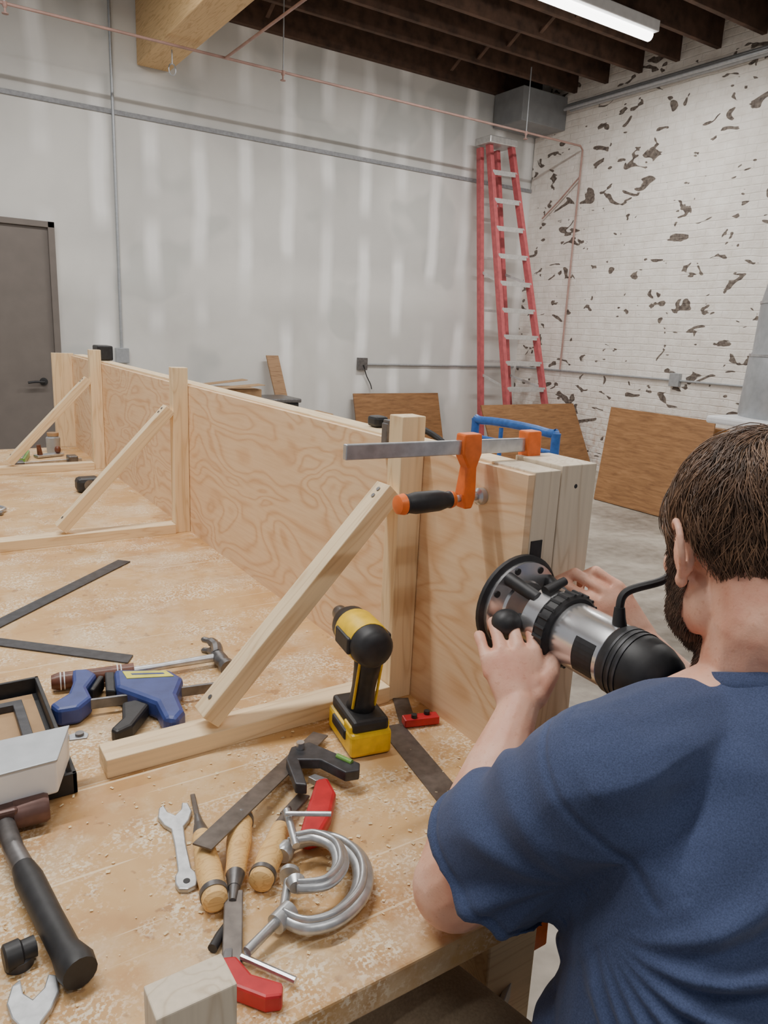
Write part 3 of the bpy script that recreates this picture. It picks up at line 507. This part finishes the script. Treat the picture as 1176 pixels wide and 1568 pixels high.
limb(bm,[V((.70,.38,1.15)),SL,lerp(SL,EL,.5),EL],[.06,.058,.052,.046]); limb(bm,[V((.73,.38,1.15)),SR,lerp(SR,ER,.5),ER],[.06,.058,.052,.043])
def forearm(E0,W): limb(bm,[E0,lerp(E0,W,.25),lerp(E0,W,.6),lerp(E0,W,.85),W],[.045,.047,.038,.029,.025])
forearm(EL,WL); forearm(ER,WR)
def hand(W,r,fwd,K,side=1):
    r=r.normalized(); d=(K-W).normalized(); r=(r-d*r.dot(d)).normalized(); n=r.cross(d)
    ringmesh(bm,[(lerp(W,K,t_),r*a,n*b) for t_,a,b in ((0,.027,.019),(.25,.031,.019),(.55,.037,.016),(.85,.041,.013),(1.0,.039,.010))],18)
    ballm(bm,lerp(W,K,.35)+r*side*.022-n*.004,(.02,.02,.02))
    offs=[(.032,.046,.0086,-.004),(.0105,.050,.0088,.003),(-.0115,.047,.0085,.001),(-.032,.038,.0075,-.008)]
    for i,(o,l1,rr,dd) in enumerate(offs):
        a=K+r*o*side+d*dd; spread=r*side*(o*3.0)
        b=a+(d*.80+fwd*.50+spread).normalized()*l1; c_=b+(fwd*.90-d*.35+r*side*.15+spread*.5).normalized()*l1*.62; e=c_+(fwd*.45-d*.8+r*side*.25).normalized()*l1*.48
        limb(bm,[a-d*.02,a,lerp(a,b,.5),b,c_,e],[rr*1.05,rr*1.16,rr*.97,rr*1.06,rr*.95,rr*.82])
    th=[lerp(W,K,.15)+r*side*.022,lerp(W,K,.5)+r*side*.046+fwd*.004,lerp(W,K,.85)+r*side*.058+fwd*.014,lerp(W,K,1.12)+r*side*.050+fwd*.028]
    limb(bm,th,[.017,.0135,.0115,.0095])
hand(WL,R_,F_,V((.640,.655,1.122)),1)
hand(WR,R_,(F_*.5-R_*.8).normalized(),V((.822,.672,1.160)),-1)
skin=remesh('body',bm,.0027,2,SKIN,man)
for s in (1,-1):
    ball('eye',hp(.078,s*.031,.004),(.012,.012,.012),WHT,man); ball('iris',hp(.088,s*.031,.002),(.004,.006,.006),BRW,man)
# shirt
bm=bmesh.new(); NC=V((.724,.368,1.203))
SS=[((.625,.215,.54),.24,.18),((.622,.24,.66),.24,.177),((.632,.272,.83),.232,.17),((.664,.303,.98),.220,.152),((.695,.328,1.08),.205,.122,.05),((.715,.352,1.145),.165,.094,-.2),((.722,.364,1.186),.094,.080,-.4),(tuple(NC),.073,.070,-.45)]
ringmesh(bm,tor(SS,6),36)
limb(bm,[V((.66,.375,1.125)),SL+V((0,0,-.004))],[.077,.076]); limb(bm,[V((.77,.37,1.14)),SR+V((0,0,.0))],[.079,.078])
for S,Ee in ((SL,EL),(SR,ER)):
    d=(Ee-S).normalized(); a,b=frame(d); ringmesh(bm,[(S,a*.077,b*.074),(lerp(S,Ee,.25),a*.078,b*.074),(lerp(S,Ee,.5),a*.08,b*.078),(lerp(S,Ee,.72),a*.085,b*.084),(lerp(S,Ee,.74),a*.083,b*.082)],28)
tmp=remesh('shirt_base',bm,.0035,10,None,None)
me=tmp.data; nrm=[v_.normal.copy() for v_ in me.vertices]; pos=[v_.co.copy() for v_ in me.vertices]; newco=[]
AP=V((.478,.372,1.03)); e1=V((.84,-.54,0)).normalized(); e2=V((0,0,-1)); axl=(EL-SL).normalized(); AL=(EL-SL).length
rad=[(-.50,.12,.013,.30),(-.12,.10,.017,.34),(.22,.10,.019,.36),(.55,.11,.018,.36),(.90,.12,.017,.32),(1.22,.11,.015,.32),(1.52,.10,.012,.32)]
arm=[(2.2,.16,.009,.15),(2.7,.15,.012,.17),(-3.0,.14,.011,.17),(-2.5,.15,.009,.14)]
for p,nn in zip(pos,nrm):
    q_=p-AP; x_=q_.dot(e1); y_=q_.dot(e2); r_=math.hypot(x_,y_)
    ph=math.atan2(y_,x_); dsp=0; wob=noise.noise(p*5)*.45; near=min(1,(r_/.09)**2)
    for (a0,w0,am,ln) in rad+arm:
        dd=(ph-a0-wob+math.pi)%(2*math.pi)-math.pi
        wd=w0*.8
        if abs(dd)>wd*5: continue
        dsp+=am*(math.exp(-(dd/wd)**2)-.6*math.exp(-((dd-wd*1.8)/wd)**2))*math.exp(-(r_/ln)**2)*near
    a_=V((p.dot(e1)*3.5+p.z*4,p.dot(e1)*-4+p.z*9,p.y*3))
    dsp+=.017*(.4-abs(noise.noise(a_))*1.7)
    a_=V((p.dot(e1)*9-p.z*6,p.z*16+p.y*8,p.y*5)); dsp+=.005*(.4-abs(noise.noise(a_))*1.6)
    sa=(p-SL).dot(axl); ra=((p-SL)-axl*sa).length
    if ra<.12 and sa>-.02:
        dsp*=.75
        for s0 in (.006,AL*.68): dsp-=.0034*math.exp(-((sa-s0)/.0032)**2)
        if sa>AL*.68: dsp+=.0015
    nk=(p-NC).length
    if nk<.17: dsp*=max(0,(nk-.09)/.08)
    newco.extend(p+nn*max(-.011,dsp))
me.vertices.foreach_set('co',newco); me.update()
sm=tmp.modifiers.new('s','SMOOTH'); sm.factor=.5; sm.iterations=2
shirt=applymods(tmp,'shirt',SHIRT,man)
cn=V((0,.42,1)).normalized(); lathe('collar',NC-cn*.012,cn,[(0,.078),(.006,.079),(.014,.0755),(.020,.069)],SHIRT,man,40)
# trousers
bm=bmesh.new(); PV=V((.66,.20,.59)); ballm(bm,PV,(.20,.15,.13))
for hx,kn,an in ((.58,V((.47,.62,.685)),V((.46,.60,.12))),(.78,V((.88,.62,.62)),V((.90,.60,.12)))):
    limb(bm,[V((hx,.22,.61)),lerp(V((hx,.22,.61)),kn,.5),kn,lerp(kn,an,.5),an],[.10,.095,.078,.062,.055])
remesh('trousers',bm,.007,6,KHAKI,man)
for x in (.46,.90):
    bm=bmesh.new(); ballm(bm,(x,.60,.06),(.045,.06,.055)); ballm(bm,(x,.70,.045),(.05,.09,.04)); remesh('shoe',bm,.006,3,BLK,man)
stl=E('shop_stool'); lathe('seat',(.66,.16,.41),(0,0,1),[(0,.17),(.03,.18),(.05,.17)],BLK,stl)
for sx in (-1,1):
    for sy in (-1,1): tube('leg',[(.66+sx*.1,.16+sy*.1,.41),(.66+sx*.17,.16+sy*.17,0)],.014,DSTEEL,stl)
# hair
def hairpoint(th,ph,off):
    x=math.sin(th)*math.cos(ph); yv=math.sin(th)*math.sin(ph); z=math.cos(th)
    ti=.45; f=x*math.cos(ti)-z*math.sin(ti); u_=x*math.sin(ti)+z*math.cos(ti)
    rx,ry,rz=.096+off,.078+off,.092+off
    return (-.012+f*rx, yv*ry, .03+u_*rz)
def ok(p,j=0):
    f,l,u_=p
    if f>.055: return u_>.035+j
    if f>.012: return u_>-.004+(f-.012)*.9+j
    if f>-.030: return u_>.008+j
    return u_>-.060+(f+.03)*.12+j*1.2+max(0,(f+.055))*2.4
bm=bmesh.new(); ballm(bm,hp(-.013,0,.032),(.097,.0785,.092),HR)
for v_ in list(bm.verts):
    q_=v_.co-HC; p=(q_.dot(Ff),q_.dot(Ll),q_.dot(Uu))
    if not ok(p,.004): v_.co=HC+(v_.co-HC)*.86
me=bpy.data.meshes.new('hair_base'); bm.to_mesh(me); bm.free(); link('hair_base',me,HAIR,man,True)
sets=[[],[]]
for i in range(11500):
    th=math.acos(1-random.random()*1.65); ph=random.uniform(-math.pi,math.pi); L=random.uniform(.35,.8); off0=random.uniform(.0005,.007)
    clump=noise.noise(V((math.cos(ph)*3,math.sin(ph)*3,th*2)))*.7+.18; lift=.010*max(0,noise.noise(V((math.cos(ph)*5,math.sin(ph)*5,th*4))))
    pts=[]; n=7; jt=random.gauss(0,.005)
    for j in range(n):
        t_=j/(n-1); p=hairpoint(th+L*t_,ph+clump*t_+.05*math.sin(t_*5+i),off0+lift*math.sin(t_*2.6)+.003*noise.noise(V((ph*4,th*4,t_*2))))
        if not ok(p,jt):
            if j>1: pts.append(hp(*p))
            break
        pts.append(hp(*p))
    if len(pts)>2: sets[noise.noise(V((ph*6,th*6,0)))+random.uniform(-.3,.3)>.05].append(pts)
curves('hair_strands',sets[0],.00055,HAIR,man); curves('hair_strands_light',sets[1],.0005,HAIR2,man)
bs=[]; beardc=[]
for v_ in skin.data.vertices:
    q_=v_.co-HC
    if q_.length>.17: continue
    f,l,u_=q_.dot(Ff),q_.dot(Ll),q_.dot(Uu)
    if abs(l)<.085 and .002<f<.115 and -.125<u_<.02 and ((u_<-.034 and f>.0+(-.034-u_)*.26) or (.010<f<.044)) and not (f>.062 and u_>-.038): beardc.append((v_.co.copy(),v_.normal.copy()))
for _ in range(18000):
    p,nn=random.choice(beardc); p=p+V((random.uniform(-1,1),random.uniform(-1,1),random.uniform(-1,1)))*.0012
    dd=(nn*.4-Uu*.8+Ff*random.uniform(-.1,.4)).normalized(); L=random.uniform(.006,.012); bs.append([p,p+dd*L*.5+nn*.0008,p+dd*L])
curves('beard_strands',bs,.00045,HAIR,man)
print('beard',len(beardc),'shirt',len(shirt.data.vertices))
